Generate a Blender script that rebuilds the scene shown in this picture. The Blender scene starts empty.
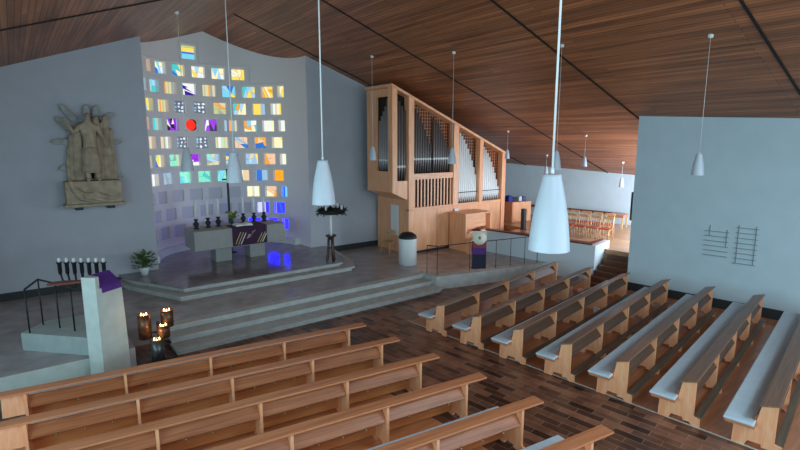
import bpy, bmesh, math, random
from mathutils import Vector, Matrix
random.seed(7)
sc = bpy.context.scene
COL = sc.collection
PI = math.pi

# ------------------------------------------------------------------ helpers
def srgb(r, g, b):
    f = lambda c: (c/255/12.92) if c/255 <= .04045 else ((c/255+.055)/1.055)**2.4
    return (f(r), f(g), f(b), 1)

MATS = {}
def mat(name, col, rough=.6, metal=0, bump=0, bscale=40, vary=0, vscale=6, coat=0, spec=.5):
    if name in MATS: return MATS[name]
    m = bpy.data.materials.new(name); m.use_nodes = True
    nt = m.node_tree; b = nt.nodes['Principled BSDF']
    b.inputs['Base Color'].default_value = col
    b.inputs['Roughness'].default_value = rough
    b.inputs['Metallic'].default_value = metal
    b.inputs['Specular IOR Level'].default_value = spec
    b.inputs['Coat Weight'].default_value = coat
    tc = nt.nodes.new('ShaderNodeTexCoord')
    if vary:
        n = nt.nodes.new('ShaderNodeTexNoise'); n.inputs['Scale'].default_value = vscale; n.inputs['Detail'].default_value = 5
        nt.links.new(tc.outputs['Object'], n.inputs['Vector'])
        r = nt.nodes.new('ShaderNodeValToRGB')
        r.color_ramp.elements[0].position = .3; r.color_ramp.elements[1].position = .7
        r.color_ramp.elements[0].color = [c*(1-vary) for c in col[:3]]+[1]
        r.color_ramp.elements[1].color = [min(1, c*(1+vary)) for c in col[:3]]+[1]
        nt.links.new(n.outputs['Fac'], r.inputs['Fac']); nt.links.new(r.outputs['Color'], b.inputs['Base Color'])
    if bump:
        n2 = nt.nodes.new('ShaderNodeTexNoise'); n2.inputs['Scale'].default_value = bscale; n2.inputs['Detail'].default_value = 4
        nt.links.new(tc.outputs['Object'], n2.inputs['Vector'])
        bp = nt.nodes.new('ShaderNodeBump'); bp.inputs['Strength'].default_value = bump; bp.inputs['Distance'].default_value = .02
        nt.links.new(n2.outputs['Fac'], bp.inputs['Height']); nt.links.new(bp.outputs['Normal'], b.inputs['Normal'])
    MATS[name] = m
    return m

def wood(name, c1, c2, rough=.4, scale=(1.2, 22, 22), coat=0, spec=.5):
    if name in MATS: return MATS[name]
    m = bpy.data.materials.new(name); m.use_nodes = True
    nt = m.node_tree; b = nt.nodes['Principled BSDF']
    tc = nt.nodes.new('ShaderNodeTexCoord'); mp = nt.nodes.new('ShaderNodeMapping')
    mp.inputs['Scale'].default_value = scale
    n = nt.nodes.new('ShaderNodeTexNoise'); n.inputs['Scale'].default_value = 1; n.inputs['Detail'].default_value = 6; n.inputs['Distortion'].default_value = .6
    r = nt.nodes.new('ShaderNodeValToRGB')
    r.color_ramp.elements[0].position = .32; r.color_ramp.elements[1].position = .68
    r.color_ramp.elements[0].color = c1; r.color_ramp.elements[1].color = c2
    L = nt.links.new
    L(tc.outputs['Object'], mp.inputs['Vector']); L(mp.outputs['Vector'], n.inputs['Vector']); L(n.outputs['Fac'], r.inputs['Fac'])
    L(r.outputs['Color'], b.inputs['Base Color'])
    b.inputs['Roughness'].default_value = rough; b.inputs['Coat Weight'].default_value = coat; b.inputs['Specular IOR Level'].default_value = spec
    bp = nt.nodes.new('ShaderNodeBump'); bp.inputs['Strength'].default_value = .12; bp.inputs['Distance'].default_value = .01
    L(n.outputs['Fac'], bp.inputs['Height']); L(bp.outputs['Normal'], b.inputs['Normal'])
    MATS[name] = m
    return m

def bricks(name, c1, c2, mortar, w, h, msize, rot=0, rough=.35, noise=.25, bias=0, spec=.5, bump=.15, streak=None, offset=.5):
    m = bpy.data.materials.new(name); m.use_nodes = True
    nt = m.node_tree; b = nt.nodes['Principled BSDF']; L = nt.links.new
    tc = nt.nodes.new('ShaderNodeTexCoord'); mp = nt.nodes.new('ShaderNodeMapping'); mp.inputs['Rotation'].default_value = (0, 0, rot)
    br = nt.nodes.new('ShaderNodeTexBrick')
    br.offset = offset; br.inputs['Scale'].default_value = 1; br.inputs['Brick Width'].default_value = w; br.inputs['Row Height'].default_value = h
    br.inputs['Mortar Size'].default_value = msize; br.inputs['Bias'].default_value = bias; br.inputs['Mortar Smooth'].default_value = .2
    br.inputs['Color1'].default_value = c1; br.inputs['Color2'].default_value = c2; br.inputs['Mortar'].default_value = mortar
    L(tc.outputs['Object'], mp.inputs['Vector']); L(mp.outputs['Vector'], br.inputs['Vector'])
    n = nt.nodes.new('ShaderNodeTexNoise'); n.inputs['Detail'].default_value = 5
    if streak:
        mp2 = nt.nodes.new('ShaderNodeMapping'); mp2.inputs['Scale'].default_value = streak; L(mp.outputs['Vector'], mp2.inputs['Vector']); L(mp2.outputs['Vector'], n.inputs['Vector']); n.inputs['Scale'].default_value = 1
    else:
        L(mp.outputs['Vector'], n.inputs['Vector']); n.inputs['Scale'].default_value = 3
    mr = nt.nodes.new('ShaderNodeMapRange'); mr.inputs[1].default_value = .3; mr.inputs[2].default_value = .7; mr.inputs[3].default_value = 1-noise; mr.inputs[4].default_value = 1+noise
    L(n.outputs['Fac'], mr.inputs[0])
    mx = nt.nodes.new('ShaderNodeMix'); mx.data_type = 'RGBA'; mx.blend_type = 'MULTIPLY'; mx.inputs[0].default_value = 1
    L(br.outputs['Color'], mx.inputs[6]); L(mr.outputs[0], mx.inputs[7]); L(mx.outputs[2], b.inputs['Base Color'])
    b.inputs['Roughness'].default_value = rough; b.inputs['Specular IOR Level'].default_value = spec
    if bump:
        bp = nt.nodes.new('ShaderNodeBump'); bp.inputs['Strength'].default_value = bump; bp.inputs['Distance'].default_value = .01; bp.invert = True
        L(br.outputs['Fac'], bp.inputs['Height']); L(bp.outputs['Normal'], b.inputs['Normal'])
    return m

def glow(name, col, s):
    if name in MATS: return MATS[name]
    m = bpy.data.materials.new(name); m.use_nodes = True
    b = m.node_tree.nodes['Principled BSDF']
    b.inputs['Base Color'].default_value = [c*.15 for c in col[:3]]+[1]; b.inputs['Roughness'].default_value = .25
    b.inputs['Emission Color'].default_value = col; b.inputs['Emission Strength'].default_value = s
    MATS[name] = m
    return m

class MB:
    """collects shapes into one mesh"""
    def __init__(s): s.v = []; s.f = []; s.mi = []; s.sm = []; s.cur = 0
    def add(s, vs, fs, smooth=False):
        o = len(s.v); s.v += [tuple(p) for p in vs]
        for f in fs: s.f.append([i+o for i in f]); s.mi.append(s.cur); s.sm.append(smooth)
        return s
    def box(s, x0, x1, y0, y1, z0, z1):
        return s.add([(x0,y0,z0),(x1,y0,z0),(x1,y1,z0),(x0,y1,z0),(x0,y0,z1),(x1,y0,z1),(x1,y1,z1),(x0,y1,z1)],
                     [(0,3,2,1),(4,5,6,7),(0,1,5,4),(1,2,6,5),(2,3,7,6),(3,0,4,7)])
    def obox(s, c, ax, ay, az, hx, hy, hz):
        c = Vector(c); vs = [c+ax*hx*i+ay*hy*j+az*hz*k for k in (-1,1) for i, j in ((-1,-1),(1,-1),(1,1),(-1,1))]
        return s.add(vs, [(0,3,2,1),(4,5,6,7),(0,1,5,4),(1,2,6,5),(2,3,7,6),(3,0,4,7)])
    def bar(s, a, b, w, h=None, up=(0,0,1)):
        h = h or w; a = Vector(a); b = Vector(b); d = (b-a); l = d.length; d.normalize()
        u = Vector(up)
        if abs(d.dot(u)) > .95: u = Vector((0,1,0))
        x = d.cross(u).normalized(); z = x.cross(d).normalized()
        return s.obox((a+b)/2, d, x, z, l/2, w/2, h/2)
    def prism(s, poly, z0, z1, fn=None):
        """poly (a,b) extruded along c from z0 to z1; fn maps (a,b,c)->(x,y,z)"""
        fn = fn or (lambda a, b, c: (a, b, c)); n = len(poly)
        vs = [fn(a, b, z0) for a, b in poly]+[fn(a, b, z1) for a, b in poly]
        return s.add(vs, [list(range(n))[::-1], list(range(n, 2*n))]+[(i, (i+1) % n, n+(i+1) % n, n+i) for i in range(n)])
    def tube(s, pts, r, n=8, closed=False):
        pts = [Vector(p) for p in pts]; rings = []; up = None
        rr = r if isinstance(r, (list, tuple)) else [r]*len(pts)
        for i, p in enumerate(pts):
            a = pts[i-1] if (i > 0 or closed) else p; b = pts[(i+1) % len(pts)] if (i < len(pts)-1 or closed) else p
            d = (b-a).normalized()
            u = Vector((0,0,1)) if abs(d.z) < .9 else Vector((1,0,0))
            x = d.cross(u).normalized(); y = d.cross(x)
            if up is not None and x.dot(up) < 0: x = -x; y = -y
            up = x
            rings.append([p+x*math.cos(2*PI*k/n)*rr[i]+y*math.sin(2*PI*k/n)*rr[i] for k in range(n)])
        vs = [q for g in rings for q in g]; fs = []
        m = len(pts)
        for i in range(m if closed else m-1):
            j = (i+1) % m
            for k in range(n): fs.append((i*n+k, i*n+(k+1) % n, j*n+(k+1) % n, j*n+k))
        s.add(vs, fs, True)
        if not closed:
            o = len(s.v)-m*n
            s.f.append([o+k for k in range(n)][::-1]); s.f.append([o+(m-1)*n+k for k in range(n)]); s.mi += [s.cur]*2; s.sm += [False]*2
        return s
    def lathe(s, prof, c=(0,0,0), n=24, capb=True, capt=True):
        vs = []; fs = []
        for r, z in prof:
            for k in range(n): vs.append((c[0]+r*math.cos(2*PI*k/n), c[1]+r*math.sin(2*PI*k/n), c[2]+z))
        for i in range(len(prof)-1):
            for k in range(n): fs.append((i*n+k, i*n+(k+1) % n, (i+1)*n+(k+1) % n, (i+1)*n+k))
        s.add(vs, fs, True); o = len(s.v)-len(vs); m = len(prof)
        if capb: s.f.append([o+k for k in range(n)][::-1]); s.mi.append(s.cur); s.sm.append(False)
        if capt: s.f.append([o+(m-1)*n+k for k in range(n)]); s.mi.append(s.cur); s.sm.append(False)
        return s
    def blob(s, c, rx, ry, rz, n=10, m=7, jit=0):
        vs = []; fs = []
        for i in range(m+1):
            t = PI*i/m
            for k in range(n):
                p = 2*PI*k/n; j = 1+random.uniform(-jit, jit)
                vs.append((c[0]+rx*math.sin(t)*math.cos(p)*j, c[1]+ry*math.sin(t)*math.sin(p)*j, c[2]-rz*math.cos(t)*j))
        for i in range(m):
            for k in range(n): fs.append((i*n+k, i*n+(k+1) % n, (i+1)*n+(k+1) % n, (i+1)*n+k))
        return s.add(vs, fs, True)
    def build(s, name, m, parent=None, bevel=0):
        me = bpy.data.meshes.new(name); me.from_pydata(s.v, [], s.f); me.update()
        for x in (m if isinstance(m, (list, tuple)) else [m]): me.materials.append(x)
        me.polygons.foreach_set('material_index', s.mi); me.polygons.foreach_set('use_smooth', s.sm)
        b = bmesh.new(); b.from_mesh(me); bmesh.ops.recalc_face_normals(b, faces=b.faces); b.to_mesh(me); b.free()
        o = bpy.data.objects.new(name, me); COL.objects.link(o)
        if parent: o.parent = parent
        if bevel:
            md = o.modifiers.new('bevel', 'BEVEL'); md.width = bevel; md.segments = 2; md.limit_method = 'ANGLE'
        return o

def tag(o, label=None, cat=None, group=None, kind=None):
    if label: o['label'] = label
    if cat: o['category'] = cat
    if group: o['group'] = group
    if kind: o['kind'] = kind
    return o
def thing(name, label, cat, loc=(0,0,0), rz=0, group=None):
    o = bpy.data.objects.new(name, None); COL.objects.link(o); o.empty_display_size = .2
    o.location = loc; o.rotation_euler = (0, 0, rz)
    return tag(o, label, cat, group)
def struct(name, mb, m, parent=None, bevel=0):
    o = mb.build(name, m, parent, bevel)
    if not parent: o['kind'] = 'structure'
    return o
def dup(root, loc, rz=None, label=None, group=None):
    r = root.copy(); COL.objects.link(r); r.location = loc
    if rz is not None: r.rotation_euler = (0, 0, rz)
    if label: r['label'] = label
    if group: r['group'] = group
    for ch in list(root.children):
        c = ch.copy(); COL.objects.link(c); c.parent = r
        for g in ch.children:
            d = g.copy(); COL.objects.link(d); d.parent = c
    return r
def shift(o, v):
    """put a thing's origin at v while its parts keep their place (meshes written in world coordinates)"""
    v = Vector(v)
    o.location = v
    for ch in o.children:
        ch.data.transform(Matrix.Translation(-v))
    return o

# ------------------------------------------------------------------ materials
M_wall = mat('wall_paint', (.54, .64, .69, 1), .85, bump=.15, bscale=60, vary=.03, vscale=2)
M_gable = mat('gable_paint_shaded', (.485, .485, .525, 1), .85, bump=.15, bscale=60, vary=.03, vscale=2)  # wall paint darkened, the dimmer light on the gable put into the colour
M_apse = mat('apse_paint', (.92, .87, .85, 1), .85, bump=.1, bscale=60)
M_conc = mat('pale_concrete', (.62, .66, .61, 1), .8, bump=.2, bscale=25, vary=.08, vscale=4)
M_skirt = mat('dark_skirting', (.03, .032, .035, 1), .6)
M_step = mat('step_stone', (.48, .455, .43, 1), .5, bump=.2, bscale=25, vary=.14, vscale=5)
M_stone = mat('sanctuary_stone', (.36, .30, .29, 1), .26, bump=.06, bscale=20, vary=.22, vscale=2.2)
M_dais = mat('dais_stone', (.24, .20, .21, 1), .12, vary=.2, vscale=3)
M_black = mat('black_iron', (.012, .012, .014, 1), .5)
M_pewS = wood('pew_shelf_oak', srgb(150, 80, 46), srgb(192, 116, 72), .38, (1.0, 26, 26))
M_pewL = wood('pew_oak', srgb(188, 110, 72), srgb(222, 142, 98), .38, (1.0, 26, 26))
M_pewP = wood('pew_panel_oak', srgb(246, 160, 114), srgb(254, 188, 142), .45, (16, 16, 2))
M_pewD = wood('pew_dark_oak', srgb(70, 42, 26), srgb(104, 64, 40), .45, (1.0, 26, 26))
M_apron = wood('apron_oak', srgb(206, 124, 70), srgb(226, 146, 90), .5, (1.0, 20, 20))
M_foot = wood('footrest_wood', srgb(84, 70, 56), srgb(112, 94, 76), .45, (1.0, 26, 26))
M_pewR = wood('pew_rail_oak_sheen', srgb(124, 84, 60), srgb(156, 112, 84), .33, (1.0, 26, 26))  # greyed copy of the pew oak, cool grazing sheen put into the colour
M_cush = mat('grey_blue_cushion', (.57, .65, .72, 1), .9, bump=.2, bscale=120, vary=.05)
M_brass = mat('brass_hook', (.55, .42, .22, 1), .35, .9)
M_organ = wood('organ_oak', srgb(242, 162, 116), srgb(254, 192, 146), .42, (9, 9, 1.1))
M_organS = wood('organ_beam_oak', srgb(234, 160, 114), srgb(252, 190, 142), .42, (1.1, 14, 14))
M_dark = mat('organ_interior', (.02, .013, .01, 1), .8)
M_tin = mat('tin_pipe', (.92, .92, .90, 1), .4, .0)
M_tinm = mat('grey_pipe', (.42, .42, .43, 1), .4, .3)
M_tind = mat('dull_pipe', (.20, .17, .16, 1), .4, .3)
M_lat = mat('lattice_wood', srgb(190, 112, 66), .6)
M_lamp = mat('lamp_white', (.56, .59, .65, 1), .35)
M_white = mat('white_lacquer', (.82, .82, .80, 1), .45)
M_altar = mat('altar_limestone', (.38, .36, .345, 1), .75, bump=.12, bscale=30, vary=.05)
M_candle = mat('white_wax', (.93, .91, .88, 1), .5)
M_purple = mat('purple_velvet', (.11, .03, .24, 1), .9, vary=.2)
M_plum = mat('plum_cloth', (.055, .018, .05, 1), .9, vary=.2)
M_gold = mat('gold_thread', (.62, .45, .18, 1), .5)
M_sand = mat('sandstone_carving', (.42, .32, .22, 1), .85, bump=.5, bscale=18, vary=.25, vscale=5)
M_sandg = mat('weathered_ray', (.36, .35, .32, 1), .8, vary=.2)
M_green = mat('plant_green', (.11, .20, .05, 1), .6, vary=.4, vscale=14)
M_chair = wood('chair_beech', srgb(190, 146, 98), srgb(214, 174, 124), .45, (8, 8, 8))
M_red = mat('red_seat', (.52, .08, .04, 1), .8)
M_redwood = wood('coping_redwood', srgb(100, 42, 30), srgb(128, 58, 40), .4, (1, 20, 20))
M_floorP = bricks('aisle_parquet', srgb(148, 96, 74), srgb(60, 38, 31), srgb(160, 118, 96), .50, .17, .006, rot=math.radians(82), rough=.3, noise=.3, bias=.05)
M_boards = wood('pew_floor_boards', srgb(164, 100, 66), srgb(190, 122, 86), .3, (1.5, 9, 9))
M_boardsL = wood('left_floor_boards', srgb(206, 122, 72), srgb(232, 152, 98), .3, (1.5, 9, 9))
M_annex = wood('annex_floor', srgb(170, 128, 92), srgb(196, 152, 112), .25, (4, 1, 4))
M_ceil = bricks('ceiling_boards', srgb(176, 110, 70), srgb(138, 84, 53), srgb(70, 40, 26), 7.0, .105, .006, rot=PI/2, rough=.42, noise=.4, spec=.35, bump=.3, streak=(.35, 6, 1))
M_seam = mat('ceiling_seam', (.012, .008, .006, 1), .8)

# ------------------------------------------------------------------ geometry constants
RX, RZ, RS = 6.4, 9.3, .35              # ridge x, ridge height, roof slope
def roof(x): return RZ-RS*abs(x-RX)
GY = 18.1                               # gable wall
PZ = .45; DZ = .75; AZ = 1.1            # sanctuary, dais, annex floor levels
def rwx(y): return 16.29-.1405*(y-8.5)  # splayed right wall
def lwx(y): return 2*RX-rwx(y)

# ------------------------------------------------------------------ floors
struct('floor', MB().box(-5.5, 24.5, -6, 21.8, -.2, 0), M_floorP)
# boarded fields under the pews
def field(pts, z0, z1, m, name):
    return struct(name, MB().prism(pts, z0, z1), m)
field([(8.42, 10.55), (9.28, 1.7), (9.55, -1.0), (17.2, .4), (16.16, 9.5), (15.9, 11.4)], -.05, .012, M_boards, 'floor_pews_right')
field([(5.38, 9.9), (6.0, 1.2), (-4.4, 2.6), (-3.4, 11.2)], -.05, .012, M_boardsL, 'floor_pews_left')
M_strip = mat('edge_strip', (.62, .55, .46, 1), .4)
tr = MB(); d = Vector((9.28-8.42, 1.7-10.55, 0)).normalized()
tr.bar((8.41, 10.6, .012), (9.56, -1.0, .012), .03, .012); struct('trim_1', tr, M_strip)
# chancel floor and steps (three risers)
def slab(name, pts, z0, z1, m): return struct(name, MB().prism(pts, z0, z1), m)
sx = 2.6
def stair(name, tread, riser, z0, z1):
    mb = MB(); mb.prism(riser, z0, z1-.055); mb.prism(tread, z1-.055, z1); return struct(name, mb, M_step)
for k, (y0, y1) in enumerate(((12.05, 12.62), (12.52, 13.08), (12.98, 13.3))):
    stair('chancel_step_%d' % (k+1), [(sx, y0), (11.05, y0), (11.05, y1), (sx, y1)], [(sx+.04, y0+.07), (11.04, y0+.07), (11.04, y1), (sx+.04, y1)], .15*k, .15*(k+1))
slab('chancel_floor', [(1.75, 13.3), (11.12, 13.3), (11.12, 12.55), (12.78, 12.1), (15.93, 11.45), (15.62, 13.3), (15.3, 15.2), (20.5, 15.2), (20.5, 21.6), (-5.0, 21.6), (-5.0, 13.3)], 0, PZ, M_stone)
slab('chancel_kerb', [(11.06, 13.2), (11.06, 12.38), (12.75, 11.96), (15.95, 11.31), (15.9, 11.6), (12.8, 12.3), (11.25, 12.68), (11.25, 13.2)], 0, PZ+.012, M_step)
slab('podium_floor', [(-5, 12.05), (1.75, 12.05), (1.75, 13.3), (-5, 13.3)], .0, PZ, M_stone)
slab('podium_kerb', [(-5, 12.03), (1.5, 12.03), (1.5, 12.05), (-5, 12.05)], 0, PZ-.01, M_conc)
# dais: two steps with an angled left return
stair('dais_step_1', [(3.42, 14.85), (9.35, 14.85), (9.75, 15.6), (10.3, GY), (2.2, GY), (2.35, 17.2)], [(3.47, 14.93), (9.29, 14.93), (9.68, 15.6), (10.22, GY), (2.27, GY), (2.42, 17.2)], PZ, .60)
stair('dais_step_2', [(3.62, 15.2), (9.05, 15.2), (9.45, 15.9), (9.95, GY), (2.35, GY), (2.5, 17.3)], [(3.67, 15.28), (8.99, 15.28), (9.38, 15.9), (9.87, GY), (2.42, GY), (2.57, 17.3)], .60, DZ-.02)
slab('dais_floor', [(3.60, 15.17), (9.07, 15.17), (9.47, 15.9), (9.97, GY), (9.4, GY), (9.4, 21.4), (3.4, 21.4), (3.4, GY), (2.33, GY), (2.48, 17.28)], DZ-.02, DZ, M_dais)
slab('annex_floor', [(16.35, 9.88), (17.05, 9.9), (17.2, 8.3), (24.5, 8.3), (24.5, 20.6), (18.5, 20.6), (18.4, 14.6), (15.7, 14.15)], 0, AZ, M_annex)
# annex stairs: five wooden risers in the wall opening
for k in range(6):
    x = 15.55+.27*k
    struct('annex_stair_step', MB().prism([(x+.10, 8.62), (17.16, 8.62), (17.0, 9.58), (x, 9.58)], .157*k, .157*(k+1)), M_pewD)

# ------------------------------------------------------------------ walls
def vwall(name, pts, z0, ztop, th, m=None):
    """vertical wall through plan points, top follows ztop(x)"""
    mb = MB()
    for (x0, y0), (x1, y1) in zip(pts, pts[1:]):
        d = Vector((x1-x0, y1-y0)).normalized(); n = Vector((-d.y, d.x))*th
        q = [(x0, y0), (x1, y1), (x1+n.x, y1+n.y), (x0+n.x, y0+n.y)]
        mb.add([(x, y, z0) for x, y in q]+[(q[0][0], q[0][1], ztop(q[0][0])), (q[1][0], q[1][1], ztop(q[1][0])), (q[2][0], q[2][1], ztop(q[1][0])), (q[3][0], q[3][1], ztop(q[0][0]))],
               [(0,3,2,1),(4,5,6,7),(0,1,5,4),(1,2,6,5),(2,3,7,6),(3,0,4,7)])
    return struct(name, mb, m or M_wall)
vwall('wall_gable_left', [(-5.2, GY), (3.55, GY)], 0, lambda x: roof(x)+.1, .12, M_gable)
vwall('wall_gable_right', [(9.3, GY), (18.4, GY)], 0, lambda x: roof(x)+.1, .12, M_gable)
R0, R1 = (rwx(8.45), 8.45), (rwx(-6), -6)
vwall('wall_right', [R1, R0], 0, lambda x: roof(x)+.1, -.32)
vwall('wall_annex_far', [(22.98, 12.1), (21.9, 19.4)], 0, lambda x: roof(x)+.1, -.2)
vwall('wall_annex_far.001', [(23.7, 7.2), (22.98, 12.1)], 0, lambda x: roof(x)+.1, -.2)
vwall('wall_annex_back', [(17.6, 19.4), (22.4, 19.4)], 0, lambda x: roof(x)+.1, .2)
# back wall of the nave (behind the viewer)
bw = MB(); BO = [(-2.6+3.7*i, -2.6+3.7*i+3.1) for i in range(5)]; BZ0, BZ1 = 2.6, 5.2
bw.box(-5.6, 18.7, -6.2, -6, 0, BZ0)
bw.prism([(-5.6, BZ1), (18.7, BZ1), (18.7, 5.3), (RX, RZ), (-5.6, 5.3)], -6.2, -6, lambda a, b, c: (a, c, b))
e_ = [-5.6]+[v for o in BO for v in o]+[18.7]
for a, b in zip(e_[0::2], e_[1::2]): bw.box(a, b, -6.2, -6, BZ0, BZ1)
struct('wall_back', bw, M_wall)
# left wall with big daylight openings
lw = MB(); D2 = Vector((lwx(20)-lwx(-6), 26, 0)).normalized(); N2 = Vector((-D2.y, D2.x, 0)); base = Vector((lwx(-6), -6, 0))
LEN = (Vector((lwx(20), 20, 0))-base).length
OPEN = [(1.2+4.1*i, 1.2+4.1*i+3.5) for i in range(5)]; OZ0, OZ1 = 1.6, 4.9
def lbox(a, b, z0, z1): lw.obox(base+D2*(a+b)/2+N2*.15+Vector((0, 0, (z0+z1)/2)), D2, N2, Vector((0, 0, 1)), (b-a)/2, .15, (z1-z0)/2)
lbox(0, LEN, 0, OZ0); lbox(0, LEN, OZ1, 6.3)
edges = [0]+[e for o in OPEN for e in o]+[LEN]
for a, b in zip(edges[0::2], edges[1::2]): lbox(a, b, OZ0, OZ1)
struct('wall_left', lw, M_wall)

# skirtings
sk = MB()
for a, b in (((-5, GY), (3.5, GY)), ((10.0, GY), (12.6, GY))):
    sk.box(a[0], b[0], GY-.05, GY, PZ, PZ+.22)
struct('baseboard_gable', sk, M_skirt)
sk = MB(); d = Vector((R1[0]-R0[0], R1[1]-R0[1], 0)).normalized(); n = Vector((d.y, -d.x, 0))
sk.bar((R0[0]-.02, R0[1], .14), (R1[0]-.02, R1[1], .14), .06, .28); struct('baseboard_right', sk, M_skirt)

# low wall round the annex, dark red coping, end cap
LW = [(16.13, 9.6), (15.75, 12.3), (15.42, 14.7)]
lwm = MB(); lwm.prism([(16.13, 9.6), (17.5, 9.85), (17.45, 10.0), (16.4, 9.95), (15.68, 14.2), (15.46, 14.2)], 0, 1.36)
struct('wall_parapet', lwm, mat('parapet_paint', (.66, .73, .78, 1), .8, bump=.1))
cp = MB(); cp.prism([(16.10, 9.72), (16.42, 9.80), (17.35, 9.98), (17.35, 10.06), (16.42, 10.0), (15.72, 14.22), (15.42, 14.22)], 1.36, 1.41)
struct('trim_2', cp, M_redwood)

# ------------------------------------------------------------------ ceiling
def plane_obj(name, xs, y0, y1):
    o = MB()
    x0, x1 = xs; z0, z1 = roof(x0), roof(x1)
    L = math.hypot(x1-x0, z1-z0)
    # local frame: x down the slope, y along the church
    o.box(0, L, 0, y1-y0, -.0, .12)
    ob = struct(name, o, M_ceil)
    ex = Vector((x1-x0, 0, z1-z0)).normalized(); ey = Vector((0, 1, 0)); ez = ex.cross(ey)
    if ez.z < 0:
        for v in ob.data.vertices: v.co.z = -v.co.z
        bm = bmesh.new(); bm.from_mesh(ob.data); bmesh.ops.recalc_face_normals(bm, faces=bm.faces); bm.to_mesh(ob.data); bm.free()
    ob.matrix_world = Matrix(((ex.x, ey.x, ez.x, x0), (ex.y, ey.y, ez.y, y0), (ex.z, ey.z, ez.z, z0), (0, 0, 0, 1)))
    return ob
plane_obj('ceiling_right', (RX, 24.6), -6.2, 22)
plane_obj('ceiling_left', (RX, -5.6), -6.2, 22)
n = 3
for y in (-.5, 4.0, 8.55, 13.2, 17.62):
    s_ = MB(); s_.bar((RX+.02, y, RZ-.012), (23.5, y, roof(23.5)-.012), .055, .03); struct('trim_%d' % n, s_, M_seam); n += 1
for y in (3.2, 12.35):
    s_ = MB(); s_.bar((RX-.02, y, RZ-.012), (-5, y, roof(-5)-.012), .06, .03); struct('trim_%d' % n, s_, M_seam); n += 1

# ------------------------------------------------------------------ apse with block windows
AXC, AA, AD, AN = 6.4, 2.9, 3.0, 2.4
NS = 1600; US = []; XY = []
for i in range(NS+1):
    t = PI-PI*i/NS; c, s_ = math.cos(t), math.sin(t)
    XY.append((AXC+AA*math.copysign(abs(c)**(2/AN), c), GY+AD*abs(s_)**(2/AN)))
u = 0
for i, p in enumerate(XY):
    if i: u += math.hypot(p[0]-XY[i-1][0], p[1]-XY[i-1][1])
    US.append(u)
UT = u; US = [a-UT/2 for a in US]
def apse(u, off=0):
    """point on the apse wall at arc length u (0 = middle), off metres outwards"""
    import bisect
    i = min(max(bisect.bisect_left(US, u), 1), NS)
    a, b = US[i-1], US[i]; f = (u-a)/(b-a) if b > a else 0
    p, q = XY[i-1], XY[i]; x = p[0]+(q[0]-p[0])*f; y = p[1]+(q[1]-p[1])*f
    dx, dy = q[0]-p[0], q[1]-p[1]; l = math.hypot(dx, dy) or 1
    return (x-dy/l*off, y+dx/l*off)
# windows: rows 1..10 in brick bond
WINS = []
def row_z(k): return 7.74-.6885*(k-1)
for k in range(1, 11):
    if k % 2: cs = [(-2.575+.771*i, .51) for i in range(8)]
    else: cs = [(-2.84, .30)]+[(-2.19+.771*i, .52) for i in range(7)]+[(3.08, .33)]
    if k == 1: cs = [(-2.42, .26)]+cs[1:6]
    for j, (c, w) in enumerate(cs): WINS.append((k, j, c, w, row_z(k), .46 if k > 1 else .44))
WINS.append((0, 0, -.59, .55, 8.45, .52))
ub = set([US[0], US[-1]]); u = US[0]
while u < US[-1]: ub.add(round(u, 4)); u += .12
for w in WINS: ub.add(round(w[2]-w[3]/2, 4)); ub.add(round(w[2]+w[3]/2, 4))
ub = sorted(ub); ub = [a for i, a in enumerate(ub) if i == 0 or a-ub[i-1] > 1e-4]
zb = set([0, DZ]);
for w in WINS: zb.add(round(w[4]-w[5]/2, 4)); zb.add(round(w[4]+w[5]/2, 4))
zb = sorted(zb)
wall = MB(); RD = .16
def inwin(u0, u1, z0, z1):
    um, zm = (u0+u1)/2, (z0+z1)/2
    return any(abs(um-w[2]) < w[3]/2 and abs(zm-w[4]) < w[5]/2 for w in WINS)
for u0, u1 in zip(ub, ub[1:]):
    (xa, ya), (xb, yb) = apse(u0), apse(u1)
    for z0, z1 in zip(zb, zb[1:]):
        if not inwin(u0, u1, z0, z1):
            wall.add([(xa, ya, z0), (xb, yb, z0), (xb, yb, z1), (xa, ya, z1)], [(0, 1, 2, 3)])
    wall.add([(xa, ya, zb[-1]), (xb, yb, zb[-1]), (xb, yb, roof(xb)+.1), (xa, ya, roof(xa)+.1)], [(0, 1, 2, 3)])
for k, j, c, w, z, h in WINS:
    us = [a for a in ub if c-w/2-1e-4 <= a <= c+w/2+1e-4]
    for a, b in zip(us, us[1:]):
        for zz in (z-h/2, z+h/2):
            p, q, r_, s_ = apse(a), apse(b), apse(b, RD), apse(a, RD)
            wall.add([(*p, zz), (*q, zz), (*r_, zz), (*s_, zz)], [(0, 1, 2, 3)])
    for a in (us[0], us[-1]):
        p, q = apse(a), apse(a, RD)
        wall.add([(*p, z-h/2), (*q, z-h/2), (*q, z+h/2), (*p, z+h/2)], [(0, 1, 2, 3)])
struct('wall_apse', wall, M_apse)
# pale stepped edge above the block field, and the kerb along the foot of the apse
def edge_strip(mb, u0, u1, z0, z1, out):
    k = max(2, int((u1-u0)/.12))
    us = [u0+(u1-u0)*i/k for i in range(k+1)]
    for a, b in zip(us, us[1:]):
        q = [apse(a, .02), apse(b, .02), apse(b, -out), apse(a, -out)]
        mb.add([(*p, z0) for p in q]+[(*p, z1) for p in q], [(0,3,2,1),(4,5,6,7),(0,1,5,4),(1,2,6,5),(2,3,7,6),(3,0,4,7)])
e = MB(); M_edge = mat('pale_edge', (.80, .79, .76, 1), .7)
edge_strip(e, -2.75, -.98, 8.02, 8.05, .04); edge_strip(e, -.20, 1.75, 8.06, 8.09, .04); edge_strip(e, 1.75, 3.33, 7.37, 7.40, .04)
edge_strip(e, -.96, -.22, 8.78, 8.82, .04); edge_strip(e, -.24, -.20, 8.06, 8.82, .04); edge_strip(e, -.96, -.93, 8.05, 8.82, .04); edge_strip(e, 1.73, 1.76, 7.40, 8.09, .04)
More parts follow.
